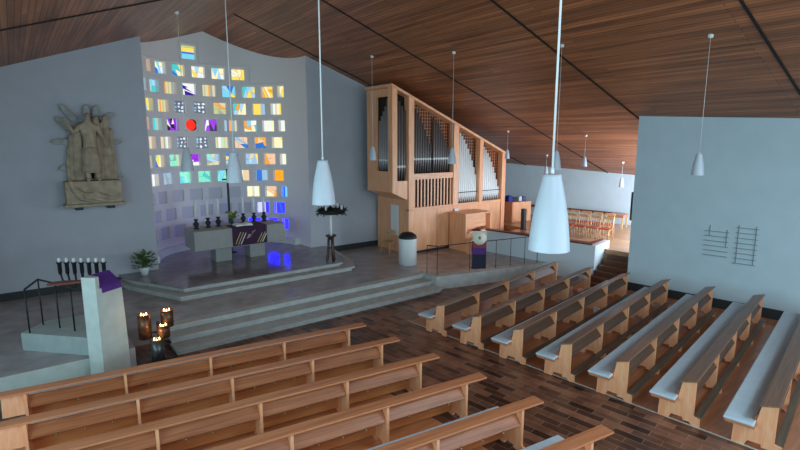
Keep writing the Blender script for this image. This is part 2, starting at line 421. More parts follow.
struct('trim_%d' % n, e, M_edge); n += 1
e = MB(); edge_strip(e, US[0]+.9, US[-1]-.9, DZ, DZ+.26, .22); struct('trim_%d' % n, e, M_edge); n += 1

# stained glass: every block is one window of coloured pieces
GS = 1.0
GL = {
 'y': (245, 216, 96), 'Y': (240, 190, 40), 'p': (246, 236, 190), 'w': (232, 236, 232), 'c': (120, 206, 232), 'b': (40, 110, 205), 'l': (165, 205, 232),
 't': (70, 196, 200), 'm': (130, 226, 196), 'o': (238, 160, 54), 'O': (246, 168, 24), 'e': (214, 204, 170), 'g': (150, 160, 150), 'k': (92, 104, 126), 'h': (234, 196, 160),
 'v': (60, 22, 150), 'V': (150, 40, 215), 'r': (232, 40, 24), 'B': (14, 10, 230), 'n': (18, 60, 220), 'L': (206, 210, 250), 's': (150, 182, 212), 'D': (34, 20, 60), 'x': (190, 190, 130)}
def gmat(ch):
    st = {'B': 14.0, 'n': 3.0, 'V': 1.0, 'r': 1.2}.get(ch, .95)
    return glow('stained_glass_'+{'Y': 'amber', 'O': 'orange_deep', 'V': 'magenta', 'B': 'ultramarine', 'L': 'lavender', 'D': 'blackviolet'}.get(ch, ch), srgb(*GL[ch]), st*GS)
PAT = {
 (0,0): 'H:yyctc', (1,0): 'S:ohheh', (1,1): 'D:pplcbwb', (1,2): 'D:cttbxyp', (1,3): 'D:wwlwpy', (1,4): 'D:pplclwp', (1,5): 'D:yypwyp',
 (2,0): 'S:wcl', (2,1): 'D:clctxl', (2,2): 'S:eoexeg', (2,3): 'M:wwvvw', (2,4): 'S:exeoge', (2,5): 'D:cbcylc', (2,6): 'D:ylltcl', (2,7): 'D:yopyo', (2,8): 'D:yps',
 (3,0): 'D:yytyct', (3,1): 'S:xeeoexe', (3,2): '*', (3,3): '*', (3,4): 'D:xeoogx', (3,5): 'D:plltop', (3,6): 'S:yyysl', (3,7): 'S:wepyy',
 (4,0): 'S:hwo', (4,1): 'S:tcgtcx', (4,2): 'M:VVwDD', (4,3): 'C', (4,4): 'M:VVwDV', (4,5): 'S:gskosge', (4,6): 'D:oppwct', (4,7): 'S:wpwpw', (4,8): 'S:wp',
 (5,0): 'S:goehe', (5,1): 'S:eehegew', (5,2): '*', (5,3): '*', (5,4): 'S:exwemxe', (5,5): 'D:hhhebs', (5,6): 'D:obboh', (5,7): 'D:ppypp',
 (6,0): 'S:wly', (6,1): 'D:ybpytb', (6,2): 'D:mgemm', (6,3): 'M:VVVwD', (6,4): 'D:emgesl', (6,5): 'D:bbcey', (6,6): 'D:sslyes', (6,7): 'D:hhoh', (6,8): 'S:wp',
 (7,0): 'S:wpw', (7,1): 'D:sslgs', (7,2): 'D:mmcmtm', (7,3): 'D:mmtmm', (7,4): 'D:mcmtm', (7,5): 'S:hpeh', (7,6): 'S:bbsss', (7,7): 'D:OOoO',
 (8,6): 'S:ppewp', (8,7): 'D:hhpoh', (8,8): 'S:ncb', (9,6): 'S:LLLBB', (9,7): 'D:BBBBn', (10,6): 'N', (10,7): 'D:BBB', (10,8): 'D:BBBB', (9,5): 'X'}
M_blank = mat('unlit_glass', (.72, .69, .74, 1), .6)
M_lead = mat('lead_came', (.03, .03, .035, 1), .6)
def clip(poly, p, nrm, side):
    out = []
    for i in range(len(poly)):
        a, b = poly[i], poly[(i+1) % len(poly)]
        da = ((a[0]-p[0])*nrm[0]+(a[1]-p[1])*nrm[1])*side; db = ((b[0]-p[0])*nrm[0]+(b[1]-p[1])*nrm[1])*side
        if da >= 0: out.append(a)
        if (da >= 0) != (db >= 0):
            t = da/(da-db); out.append((a[0]+(b[0]-a[0])*t, a[1]+(b[1]-a[1])*t))
    return out
def area(p): return abs(sum(p[i][0]*p[(i+1) % len(p)][1]-p[(i+1) % len(p)][0]*p[i][1] for i in range(len(p))))/2
wn = 1
for k, j, c, w, z, h in WINS:
    pat = PAT.get((k, j), 'X'); rnd = random.Random(k*100+j)
    mb = MB(); mats = [M_lead]; idx = {}
    pa_, pb_ = apse(c-.05, 0), apse(c+.05, 0); tx, ty = pb_[0]-pa_[0], pb_[1]-pa_[1]; tl = math.hypot(tx, ty); tx /= tl; ty /= tl
    def pl(a, b, off):
        p = apse(c, off); return (p[0]+tx*a, p[1]+ty*a, z+b)
    def put(poly, ch, off):
        m = M_blank if ch == '#' else gmat(ch)
        if m.name not in idx: idx[m.name] = len(mats); mats.append(m)
        mb.cur = idx[m.name]
        cx = sum(p[0] for p in poly)/len(poly); cy = sum(p[1] for p in poly)/len(poly)
        q = []
        for px_, py_ in poly:
            dx, dy = cx-px_, cy-py_; l = math.hypot(dx, dy) or 1; f = min(.007, l*.3)/l
            q.append((px_+dx*f, py_+dy*f))
        P0 = [pl(a, b, off) for a, b in q]; P1 = [pl(a, b, off+.012) for a, b in q]; m_ = len(q)
        mb.add(P0+P1, [list(range(m_))]+[(i, (i+1) % m_, m_+(i+1) % m_, m_+i) for i in range(m_)])
    R = [(-w/2, -h/2), (w/2, -h/2), (w/2, h/2), (-w/2, h/2)]
    mb.cur = 0
    mb.add([pl(a*1.03, b*1.03, RD+.03) for a, b in R], [(0, 1, 2, 3)])
    o = RD-.005; kind, cols = pat[0], pat[2:]
    if kind == 'X': put(R, '#', .05)
    elif kind == 'S':
        xs = [0]; ws = [rnd.uniform(.6, 1.4) for _ in cols]; t = sum(ws)
        for q in ws: xs.append(xs[-1]+q/t*w)
        for i, ch in enumerate(cols): put([(xs[i]-w/2, -h/2), (xs[i+1]-w/2, -h/2), (xs[i+1]-w/2+rnd.uniform(0, .01), h/2), (xs[i]-w/2, h/2)], ch, o)
    elif kind == 'H':
        hs = [0, .16, .3, .42, .46, .52]; cc = 'clctyy'
        zs = [0, .36, .42, .55, .60, .85, 1]; cc = 'ccbyyx'
        for i in range(6): put([(-w/2, (zs[i]-.5)*h), (w/2, (zs[i]-.5)*h), (w/2, (zs[i+1]-.5)*h), (-w/2, (zs[i+1]-.5)*h)], cc[i], o)
    elif kind in 'DM':
        polys = [R]
        while len(polys) < max(len(cols), 7 if kind == 'D' else 9):
            polys.sort(key=area); p = polys.pop()
            cx = sum(q[0] for q in p)/len(p)+rnd.uniform(-.04, .04); cy = sum(q[1] for q in p)/len(p)+rnd.uniform(-.04, .04)
            a = rnd.choice([.1, .35, 1.2, 1.75, .9, -.3])+rnd.uniform(-.15, .15); nr = (math.cos(a), math.sin(a))
            polys += [x for x in (clip(p, (cx, cy), nr, 1), clip(p, (cx, cy), nr, -1)) if len(x) > 2 and area(x) > 1e-5]
        rnd.shuffle(polys)
        for i, p in enumerate(polys): put(p, cols[i % len(cols)], o)
    elif kind == 'N':
        put([(-w/2, -h/2), (w/2, -h/2), (w/2, h*.15), (-w/2, h*.15)], '#', o); put([(-w/2, h*.15), (w/2, h*.15), (w/2, h/2), (-w/2, h/2)], 'B', o)
    elif kind == '*':
        put(R, 'k', o+.008)
        for i in range(9):
            a, b = rnd.uniform(-.4, .4)*w, rnd.uniform(-.4, .4)*h
            gx, gy = (i % 3-1)*w*.30+rnd.uniform(-.025, .025), (i//3-1)*h*.30+rnd.uniform(-.025, .025)
            an = rnd.uniform(0, PI); r1 = rnd.uniform(.055, .085); r2 = r1*.75
            put([(gx+r1*math.cos(an), gy+r1*math.sin(an)), (gx-r2*math.sin(an), gy+r2*math.cos(an)), (gx-r1*math.cos(an), gy-r1*math.sin(an)), (gx+r2*math.sin(an), gy-r2*math.cos(an))], 'ws'[i % 3 == 0], o)
    elif kind == 'C':
        put(R, 'k', o+.006) if False else None
        mb.cur = 0
        circ = [(.225*math.cos(2*PI*i/20), .225*math.sin(2*PI*i/20)) for i in range(20)]
        parts = [circ]
        for t in (-.12, -.03, .07, .15):
            new = []
            for p in parts:
                new += [x for x in (clip(p, (t, 0), (math.cos(.5*(-1)**int(t*100)), .4), 1), clip(p, (t, 0), (math.cos(.5*(-1)**int(t*100)), .4), -1)) if len(x) > 2 and area(x) > 1e-4]
            parts = new
        for p in parts: put(p, 'r', o)
    ob = mb.build('window_%d' % wn, mats); ob['kind'] = 'structure'; wn += 1
# the ring of wall round the round red pane
ring = MB(); kk = [w for w in WINS if (w[0], w[1]) == (4, 3)][0]
for i in range(32):
    a0, a1 = 2*PI*i/32, 2*PI*(i+1)/32
    def sq(a):
        m_ = max(abs(math.cos(a))/(kk[3]/2), abs(math.sin(a))/(kk[5]/2)); return (math.cos(a)/m_, math.sin(a)/m_)
    pts = [(.228*math.cos(a0), .228*math.sin(a0)), (.228*math.cos(a1), .228*math.sin(a1)), sq(a1), sq(a0)]
    ring.add([(*apse(kk[2]+p, .02), kk[4]+q) for p, q in pts], [(0, 1, 2, 3)])
struct('trim_%d' % n, ring, M_apse); n += 1

# ------------------------------------------------------------------ pews
def make_pew(label, group, loc, rz, L, xs, over0, over1, seat_over, hooks, endboard=False):
    """local: x along the pew, y towards the altar, 0 = rear edge of the end panels"""
    t = thing('pew', label, 'pew', loc, rz, group)
    prof = [(-.10, 0), (.02, 0), (.06, .05), (.17, .05), (.17, .10), (.36, .10), (.40, 0), (.58, 0), (.57, .41), (.28, .41), (.215, .77 if not hooks else .80), (0, .845 if not hooks else .80), (0, .17), (-.10, .15)]
    for x in xs:
        MB().prism(prof, x-.022, x+.022, lambda a, b, c: (c, a, b)).build('panel', M_pewP, t)
    x0, x1 = min(xs), max(xs)
    MB().prism([(.26, .41), (.66, .41), (.68, .43), (.66, .45), (.26, .45)], x0-seat_over, x1+seat_over*.5, lambda a, b, c: (c, a, b)).build('seat', M_pewL, t)
    MB().box(x0-seat_over-.01, x1+seat_over*.5, .27, .70, .452, .50).build('seat_cushion', M_cush, t, .018)
    MB().prism([(.30, .50), (.275, .50), (.25, .60), (.275, .60)], x0-.05, x1+.05, lambda a, b, c: (c, a, b)).build('backrest', M_pewS, t)
    MB().prism([(.015, .525), (.03, .51), (.16, .68), (.155, .70)], x0+.022, x1-.022, lambda a, b, c: (c, a, b)).build('book_shelf', M_pewD if not hooks else M_pewS, t)
    MB().prism([(-.03, .855), (-.025, .882), (.235, .80), (.23, .773)] if not hooks else [(-.03, .80), (.195, .80), (.195, .832), (-.03, .832)], x0-over0, x1+over1, lambda a, b, c: (c, a, b)).build('top_rail', M_pewL if hooks else M_pewR, t, .004)
    if not hooks: MB().box(x0+.01, x1-.01, -.12, -.002, .152, .185).build('footrest', M_foot, t)
    if hooks:
        for a, b in zip(sorted(xs), sorted(xs)[1:]):
            for f in (.25, .5, .75):
                x = a+(b-a)*f
                MB().tube([(x, .03, .53), (x, -.005, .515), (x, -.025, .50), (x, -.02, .525)], .010, 6).build('hook', M_brass, t)
    if hooks: MB().box(x0+.022, x1-.022, .40, .42, .10, .412).build('apron_board', M_apron, t)
    if endboard:
        MB().prism([(.03, .42), (.055, .42), (.13, .79), (.105, .79)], x0-.34, x0-.022, lambda a, b, c: (c, a, b)).build('end_board', M_pewP, t)
    return t
thL = math.atan2(-.21, 1.5); dL = Vector((math.cos(thL), math.sin(thL), 0))
ordn = ['front', 'second', 'third', 'fourth', 'fifth', 'sixth', 'seventh']
for i in range(6):
    e0 = Vector((5.66+.095*i, 9.27-1.155*i, .012)); sp = [1.49, 1.52, 1.535, 1.58, 1.62, 1.62][i]
    make_pew(('front' if i == 0 else ordn[i])+' pew from the chancel steps in the pulpit-side block, brown oak with brass hooks', 'pews on the pulpit side of the aisle',
             e0, thL, 4*sp, [-sp*k for k in range(5)], .45, .42, .16, True, True)
thR = math.atan2(1.0, 6.4); dR = Vector((math.cos(thR), math.sin(thR), 0))
for i in range(7):
    e0 = Vector((8.46+.14*i, 9.16-1.163*i, .012)); L = 6.3+.1*i
    make_pew(('front' if i == 0 else ordn[i])+' pew from the parapet in the hymn-board wall block, oak with pale blue-grey cushion', 'pews along the hymn-board wall',
             e0, thR, L, [L*k/4 for k in range(5)], .10, .12, .22, False)

# ------------------------------------------------------------------ pendant lamps
def make_lamp(label, loc, ceil_z, group, s=1.0, shade=M_lamp):
    """loc = centre of the shade's lower rim"""
    t = thing('pendant_lamp', label, 'lamp', loc, 0, group)
    pr = [(.166, 0), (.162, .05), (.152, .16), (.136, .29), (.112, .42), (.088, .53), (.074, .585), (.072, .61), (.05, .615)]
    inn = [(.066, .595), (.080, .52), (.110, .41), (.135, .27), (.150, .12), (.155, .035), (.160, .004)]
    mb = MB(); mb.lathe([(r*s, z*s) for r, z in pr], capb=False, capt=True); mb.lathe([(r*s, z*s) for r, z in inn], capb=False, capt=True)
    mb.lathe([(.160*s, .004*s), (.168*s, 0)], capb=False, capt=False)
    mb.build('lamp_shade', shade, t)
    MB().lathe([(.0, .20*s), (.035*s, .22*s), (.05*s, .28*s), (.035*s, .36*s), (.03*s, .5*s)], n=14).build('bulb', M_white, t)
    MB().tube([(0, 0, .62*s), (0, 0, ceil_z-loc[2]-.02)], .0095 if s == 1 else .005, 6).build('cord', M_white, t)
    MB().lathe([(.014, .61*s), (.014, .66*s)], n=12).build('cord_grip', M_white, t)
    MB().lathe([(.045, -.05), (.055, -.02), (.055, .03)], c=(0, 0, ceil_z-loc[2]-.01), n=14).build('ceiling_rose', M_white, t)
    return t
for x, y, z, lab in ((3.80, 14.6, 4.22, 'white conical pendant lamp above the chancel, left of the altar cross'),
                     (3.54, 10.14, 4.19, 'white conical pendant lamp hanging in front of the altar cross'),
                     (3.41, 6.21, 4.14, 'white conical pendant lamp hanging in front of the wreath stand'),
                     (3.40, 2.435, 4.135, 'largest white conical pendant lamp, nearest the viewer above the aisle')):
    make_lamp(lab, (x, y, z), roof(x), 'pendant lamps in the nave')
for x, y, z, lab in ((10.24, 14.95, 4.36, 'white conical pendant lamp in front of the organ side, above the wooden chair'),
                     (10.95, 11.58, 4.33, 'white conical pendant lamp in front of the middle organ pipes'),
                     (11.58, 8.19, 4.28, 'white conical pendant lamp behind the largest lamp, over the pews'),
                     (12.18, 4.88, 4.27, 'white conical pendant lamp hanging in front of the right-hand wall')):
    make_lamp(lab, (x, y, z), roof(x), 'pendant lamps in the nave', .78)
for x, y, z, lab in ((17.3, 14.78, 4.28, 'small white pendant lamp at the end post of the organ'),
                     (17.89, 11.35, 4.05, 'small white pendant lamp above the low annex wall'),
                     (21.12, 11.52, 3.06, 'small white pendant lamp against the far annex wall above the chairs'),
                     (20.42, 14.98, 3.45, 'small white pendant lamp half hidden behind the largest lamp')):
    make_lamp(lab, (x, y, z), roof(x), 'small pendant lamps in the annex', .64)

# ------------------------------------------------------------------ altar group
alt = thing('altar', 'massive white stone altar table on two block feet in the apse', 'altar', (6.3, 18.2, DZ))
def inalt(mb, name, m, bevel=0):
    o = mb.build(name, m, alt, bevel); o.data.transform(Matrix.Translation((-6.3, -18.2, -DZ))); return o
inalt(MB().box(4.62, 7.95, 17.52, 18.75, 1.30, 1.98), 'table_slab', M_altar, .015)
inalt(MB().box(5.42, 6.0, 17.9, 18.5, DZ, 1.30), 'foot', M_altar, .01)
inalt(MB().box(6.68, 7.26, 17.9, 18.5, DZ, 1.30), 'foot', M_altar, .01)
pa = MB(); pa.box(5.92, 7.2, 17.49, 17.515, 1.33, 1.99); pa.box(5.92, 7.2, 17.49, 18.2, 1.982, 1.997)
par = thing('altar_cloth', 'dark plum altar cloth with slanting gold stripes hanging over the altar front', 'cloth', (6.56, 17.5, 1.33))
def child(mb, name, m, root, bevel=0):
    o = mb.build(name, m, root, bevel); o.data.transform(Matrix.Translation(-root.location)); return o
child(pa, 'cloth', M_plum, par)
for x, z, h, sl, m in ((6.0, 1.40, .42, .20, M_gold), (6.09, 1.36, .44, .21, M_gold), (6.19, 1.37, .40, .2, M_white), (6.80, 1.37, .34, .2, M_gold), (6.90, 1.36, .38, .22, M_gold), (7.0, 1.38, .3, .16, M_white)):
    child(MB().prism([(x, z), (x+.03, z), (x+sl+.03, z+h), (x+sl, z+h)], 17.478, 17.489, lambda a, b, c: (a, c, b)), 'stripe', m, par)
child(MB().prism([(6.42, 1.55), (6.55, 1.60), (6.78, 1.86), (6.62, 1.78), (6.64, 1.70), (6.5, 1.72)], 17.478, 17.489, lambda a, b, c: (a, c, b)), 'emblem', mat('rose_emblem', (.55, .33, .33, 1), .7), par)
# book on the altar
bk = thing('altar_book', 'open white book lying on the plum altar cloth', 'book', (6.42, 17.85, 1.999))
child(MB().prism([(6.12, 2.0), (6.42, 2.02), (6.72, 2.0), (6.72, 2.055), (6.57, 2.075), (6.42, 2.045), (6.27, 2.075), (6.12, 2.055)], 17.62, 18.05, lambda a, b, c: (a, c, b)), 'pages', M_candle, bk)
child(MB().box(6.10, 6.74, 17.60, 18.07, 1.999, 2.006), 'cover', M_black, bk)
# flowers
fl_ = thing('flower_vase', 'glass vase of yellow and green flowers on the altar', 'flowers', (6.25, 18.45, 1.983))
child(MB().lathe([(.05, 0), (.07, .06), (.05, .16), (.06, .2)], c=(6.25, 18.45, 1.983), n=14), 'vase', mat('dark_vase', (.06, .07, .06, 1), .2), fl_)
bq = MB()
for i in range(26):
    a, r, zz = random.uniform(0, 2*PI), random.uniform(0, .24), random.uniform(2.22, 2.5)
    bq.blob((6.25+r*math.cos(a), 18.45+r*.6*math.sin(a), zz), .05, .05, .04, 7, 5, .25)
    bq.tube([(6.25, 18.45, 2.16), (6.25+r*math.cos(a), 18.45+r*.6*math.sin(a), zz)], .006, 5)
child(bq, 'foliage', M_green, fl_)
bq = MB()
for i in range(16):
    a, r, zz = random.uniform(0, 2*PI), random.uniform(.05, .25), random.uniform(2.28, 2.52)
    bq.blob((6.25+r*math.cos(a), 18.42+r*.6*math.sin(a), zz), .035, .035, .03, 7, 5, .2)
child(bq, 'blossoms', mat('yellow_petal', (.62, .48, .06, 1), .6), fl_)
# candlesticks
names = ['outermost candle at the left end of the altar', 'second candle from the left end of the altar', 'third candle from the left on the altar',
         'third candle from the right on the altar', 'second candle from the right end of the altar', 'outermost candle at the right end of the altar']
for i, (x, y) in enumerate(((4.88, 18.15), (5.31, 18.22), (5.69, 18.26), (6.72, 18.55), (7.12, 18.5), (7.5, 18.45))):
    c = thing('altar_candlestick', 'tall white '+names[i]+' in a black holder', 'candlestick', (x, y, 1.982), 0, 'altar candles')
    MB().lathe([(.10, 0), (.10, .02), (.05, .05), (.085, .12), (.105, .18), (.06, .24), (.04, .28), (.075, .32), (.075, .34), (.03, .36)], n=16).build('holder', M_black, c)
    MB().lathe([(.045, .36), (.045, .985), (.02, .99)], n=12).build('candle', M_candle, c)
    MB().tube([(0, 0, .99), (0, 0, 1.01)], .004, 5).build('wick', M_black, c)
cr = thing('standing_cross', 'slender black standing cross behind the altar', 'cross', (6.42, 19.2, DZ))
MB().box(-.035, .035, -.03, .03, .04, 3.25).build('upright', M_black, cr)
MB().box(-.2, .2, -.03, .03, 2.82, 2.88).build('crossbar', M_black, cr)
MB().lathe([(.22, 0), (.22, .03), (.05, .06)], n=20).build('base', M_black, cr)

# advent wreath stand
ws = thing('wreath_stand', 'bronze three-legged stand carrying a dark wreath ring with four candles', 'wreath stand', (8.84, 15.62, DZ))
M_bronze = mat('bronze', (.10, .062, .045, 1), .45, .6, vary=.3)
for k in range(3):
    a = 2*PI*k/3+.4; c_, s_ = math.cos(a), math.sin(a)
    MB().tube([(.19*c_, .19*s_, .02), (.15*c_, .15*s_, .05), (.10*c_, .10*s_, .45), (.09*c_, .09*s_, .82)], [.06, .05, .05, .045], 8).build('leg', M_bronze, ws)
MB().lathe([(.09, .78), (.10, .84), (.19, .90), (.2, .94), (.05, .92)], n=18).build('drip_dish', M_bronze, ws)
MB().lathe([(.045, .92), (.045, 1.72)], n=14).build('post', M_candle, ws)
wr = MB(); wr.tube([(.06+.40*math.cos(2*PI*k/28), .40*math.sin(2*PI*k/28), 1.80) for k in range(28)], .08, 8, True)
for i in range(320):
    a = random.uniform(0, 2*PI); r = .40+random.uniform(-.09, .09); p = Vector((.06+r*math.cos(a), r*math.sin(a), 1.80+random.uniform(-.07, .08)))
    q = Vector((random.uniform(-1, 1), random.uniform(-1, 1), random.uniform(-.6, .9))).normalized()*.17
    wr.tube([p, p+q*.5, p+q], [.012, .016, .003], 5)
wr.build('wreath', mat('dark_fir', (.012, .016, .013, 1), .8), ws)
for k in range(4):
    a = 2*PI*k/4+.5
    MB().lathe([(.035, 1.84), (.035, 2.02), (.01, 2.03)], c=(.06+.40*math.cos(a), .40*math.sin(a), 0), n=10).build('candle', M_candle, ws)
for k in range(3):
    a = 2*PI*k/3
    MB().tube([(0, 0, 1.70), (.38*math.cos(a), .38*math.sin(a), 1.78)], .012, 6).build('spoke', M_black, ws)

# potted plant at the left corner of the apse
pp = thing('potted_plant', 'bushy green plant in a white pot at the left foot of the dais', 'plant', (3.02, 17.55, DZ))
MB().lathe([(.10, 0), (.15, .22), (.16, .26), (.13, .26), (.12, .2)], n=18).build('pot', M_white, pp)
fo = MB()
for i in range(230):
    a, r = random.uniform(0, 2*PI), random.uniform(.02, .30); zz = .22+random.uniform(.02, .50)
    p = Vector((r*math.cos(a), r*math.sin(a), zz)); d = Vector((math.cos(a+random.uniform(-.6, .6)), math.sin(a+random.uniform(-.6, .6)), random.uniform(-.3, .8))).normalized(); s_ = d.cross(Vector((0, 0, 1))).normalized()
    l = random.uniform(.11, .18); u_ = d.cross(s_)*.01
    fo.add([p, p+d*l*.5+s_*.05, p+d*l, p+d*l*.5-s_*.05, p+d*l*.5+u_], [(0, 1, 4), (1, 2, 4), (2, 3, 4), (3, 0, 4)])
fo.build('foliage', M_green, pp)

# ------------------------------------------------------------------ pulpit, stair, candelabrum
pu = thing('pulpit', 'pale concrete pulpit with a stepped edge and tall front panel', 'pulpit', (1.15, 12.0, 0))
def inpu(mb, name, m, b=0):
    o = mb.build(name, m, pu, b); o.data.transform(Matrix.Translation((-1.15, -12.0, 0))); return o
inpu(MB().prism([(.85, 11.87), (1.08, 11.68), (1.16, 11.75), (1.02, 11.98)], 0, 2.26), 'side_pillar', M_conc, .01)
fp = MB()
A, B = Vector((1.115, 11.705)), Vector((1.63, 12.05)); nn = Vector((-.55, .83))*.16
rows = [(0, 0), (.6, -.005), (1.2, -.03), (1.6, -.055), (2.0, -.075)]
vs = []
for z, k in rows:
    b_ = B+(B-A)*k
    for q in (A, b_, b_+nn, A+nn): vs.append((q.x, q.y, z))
fs = [(3, 2, 1, 0), tuple(4*(len(rows)-1)+i for i in range(4))]
for i in range(len(rows)-1):
    for k in range(4): fs.append((4*i+k, 4*i+(k+1) % 4, 4*i+4+(k+1) % 4, 4*i+4+k))
fp.add(vs, fs); inpu(fp, 'front_panel', M_conc)
br_ = MB(); br_.prism([(.28, 12.12), (.42, 12.02), (.88, 11.93), (.92, 12.05), (.62, 12.2), (.4, 12.24)], 2.13, 2.17); inpu(br_, 'book_rest', M_redwood)
inpu(MB().tube([(.75, 12.06, 2.12), (.9, 11.95, 1.95)], .02, 6), 'bracket', M_black)
pc = MB(); w0 = A+(B-A)*-.0; w1 = A+(B-A)*.86
dd = Vector((B.x-A.x, B.y-A.y, 0)).normalized(); nv = Vector((-dd.y, dd.x, 0))
a0 = Vector((A.x, A.y, 0))+dd*.0; L_ = .56
sec = [(-.02, 1.90), (-.02, 2.02), (.02, 2.06), (.30, 2.26), (.32, 2.24), (.19, 2.10), (.0, 2.0), (-.005, 1.90)]
pc.prism(sec, .09, L_, lambda a, b, c: tuple(a0+nv*a+dd*c+Vector((0, 0, b)))); o = pc.build('pulpit_cloth', M_purple)
tag(o, 'purple velvet cloth lying over the top of the pulpit', 'cloth')
# landing and stair rail beside the pulpit
ld = MB().prism([(.92, 12.15), (.02, 13.12), (-.25, 13.4), (.25, 14.0), (1.3, 13.9), (1.45, 12.4), (1.05, 12.05)], PZ, .85); struct('pulpit_landing_slab', ld, mat('landing_concrete', (.42, .46, .44, 1), .8, bump=.2, bscale=25, vary=.1, vscale=4))
sr = thing('stair_railing', 'thin black iron handrail beside the pulpit landing', 'railing', (.3, 13.2, .85))
PT = [(-.09, 13.29, 1.84), (.17, 13.72, 1.93), (.46, 13.25, 1.89), (.71, 12.82, 1.86)]
for x, y, z in PT: child(MB().tube([(x, y, .85), (x, y, z)], .018, 6), 'post', M_black, sr)
child(MB().tube(PT+[(.93, 12.2, 1.86)], .024, 8), 'handrail', M_black, sr)
# seven-branched candelabrum
me = thing('candelabrum', 'black seven-armed candelabrum with short white candles behind the pulpit', 'candelabrum', (1.09, 14.48, PZ))
MB().lathe([(.24, 0), (.24, .04), (.05, .08)], n=20).build('base', M_black, me)
MB().tube([(0, 0, .05), (0, 0, 1.35)], .03, 8).build('stem', M_black, me)
ax = Vector((.79, -.61, 0))
for k in range(7):
    e_ = ax*(k-3)*.185
    if k != 3: MB().tube([(0, 0, .86), tuple(e_*.55+Vector((0, 0, .96))), tuple(e_*.93+Vector((0, 0, 1.14))), tuple(e_+Vector((0, 0, 1.33)))], .024, 8).build('arm', M_black, me)
    MB().lathe([(.03, 1.28), (.045, 1.34), (.045, 1.56), (.068, 1.58), (.068, 1.60)], c=(e_.x, e_.y, 0), n=12).build('candle_cup', M_black, me)
    MB().lathe([(.035, 1.60), (.035, 1.70), (.01, 1.71)], c=(e_.x, e_.y, 0), n=10).build('candle', M_candle, me)

# lantern stand with burning candles
ls = thing('candle_lantern_stand', 'group of dark metal lantern tubes with burning tea lights beside the pulpit', 'candle stand', (2.2, 12.0, 0))
M_rust = mat('rusty_lantern', (.15, .06, .028, 1), .35, .5, vary=.6, vscale=9)
M_silv = mat('grey_lantern', (.10, .10, .10, 1), .3, .7, vary=.5, vscale=9)
M_flame = glow('flame', (1, .72, .30, 1), 18)
M_wax = glow('lit_wax', (1, .45, .16, 1), .9)
def lantern(x, y, z0, z1, m):
    o = MB(); o.lathe([(.14, z0), (.14, z1), (.128, z1), (.128, z1-.10)], c=(x, y, 0), n=20, capt=False); o.lathe([(.128, z1-.10), (.0, z1-.10)], c=(x, y, 0), n=20, capb=False, capt=False)
    lo = o.build('lantern_tube', m, ls)
    for k in range(3):
        a = 2*PI*k/3+.3; cx, cy = x+.06*math.cos(a), y+.06*math.sin(a)
        cd = MB().lathe([(.035, z1-.10), (.035, z1-.03)], c=(cx, cy, 0), n=10).build('candle', M_wax, lo)
        MB().lathe([(.003, z1-.03), (.010, z1-.012), (.007, z1+.005), (.001, z1+.025)], c=(cx, cy, 0), n=8).build('flame', M_flame, lo)
lantern(-.21, .10, .60, 1.17, M_rust); lantern(.27, .12, .78, 1.17, M_rust); lantern(.13, -.10, .62, .90, M_rust); lantern(-.05, -.26, .02, .66, M_silv)
MB().tube([(.05, .05, .0), (.05, .05, .95)], .03, 8).build('stem', M_black, ls)
for q in ((-.21, .10, .75), (.27, .12, .85), (.13, -.10, .7)): MB().tube([(.05, .05, q[2]-.05), (q[0], q[1], q[2]-.02)], .02, 6).build('arm', M_black, ls)
MB().lathe([(.28, 0), (.28, .02)], c=(.0, -.05, 0), n=24).build('base', M_black, ls)
for (x, y, z) in ((2.0, 12.08, 1.32), (2.46, 12.1, 1.32), (2.14, 11.72, .84)):
    l = bpy.data.lights.new('candle_light', 'POINT'); l.energy = 1.6; l.color = (1, .55, .22); l.shadow_soft_size = .04
    lo = bpy.data.objects.new('candle_light', l); COL.objects.link(lo); lo.location = (x, y, z)

# ------------------------------------------------------------------ carved wall relief
rl = thing('wall_relief', 'sandstone relief of a risen robed figure with rays on the left gable wall', 'relief', (1.86, GY, 3.15))
def skin(name, chain, radii, parent, m, root=0, lev=2):
    vs, es = chain
    me_ = bpy.data.meshes.new(name); me_.from_pydata(vs, es, []); me_.materials.append(m)
    o = bpy.data.objects.new(name, me_); COL.objects.link(o); o.parent = parent
    md = o.modifiers.new('skin', 'SKIN'); md.use_smooth_shade = True
    for i, r in enumerate(radii):
        s_ = me_.skin_vertices[0].data[i]; s_.radius = r if isinstance(r, tuple) else (r, r); s_.use_root = (i == root)
    ss = o.modifiers.new('sub', 'SUBSURF'); ss.levels = lev; ss.render_levels = lev
    return o
Y = -.40
MB().box(-.74, .74, -.52, -.02, .02, .70).build('plinth', M_sand, rl, .03)
MB().box(-.80, .80, -.58, -.01, -.07, .02).build('ledge', M_sand, rl, .02)
for x in (-.42, .42): MB().box(x-.10, x+.10, -.40, -.01, -.17, -.07).build('bracket', M_black, rl)
# folded drapery rising behind the figure
for k, (x, w, top, y) in enumerate(((-.52, .10, 1.75, -.12), (-.44, .12, 2.15, -.16), (-.30, .15, 2.42, -.20), (.20, .12, 2.66, -.20), (.34, .12, 2.50, -.16), (.46, .12, 2.68, -.18), (.58, .10, 2.30, -.12), (-.08, .18, 2.5, -.12), (.10, .16, 2.6, -.12))):
    MB().prism([(x-w, .70), (x+w, .70), (x+w*1.1+.02, 1.3), (x+w*.8+.01, top*.72), (x+w*.75+.03, top-.16), (x+w*.2+.05, top), (x-w*.5, top-.10), (x-w*.75, top*.78), (x-w*1.05, 1.25)], y-.10, -.01, lambda a, b, c: (a, c, b)).build('drapery_fold', M_sand, rl, .05)
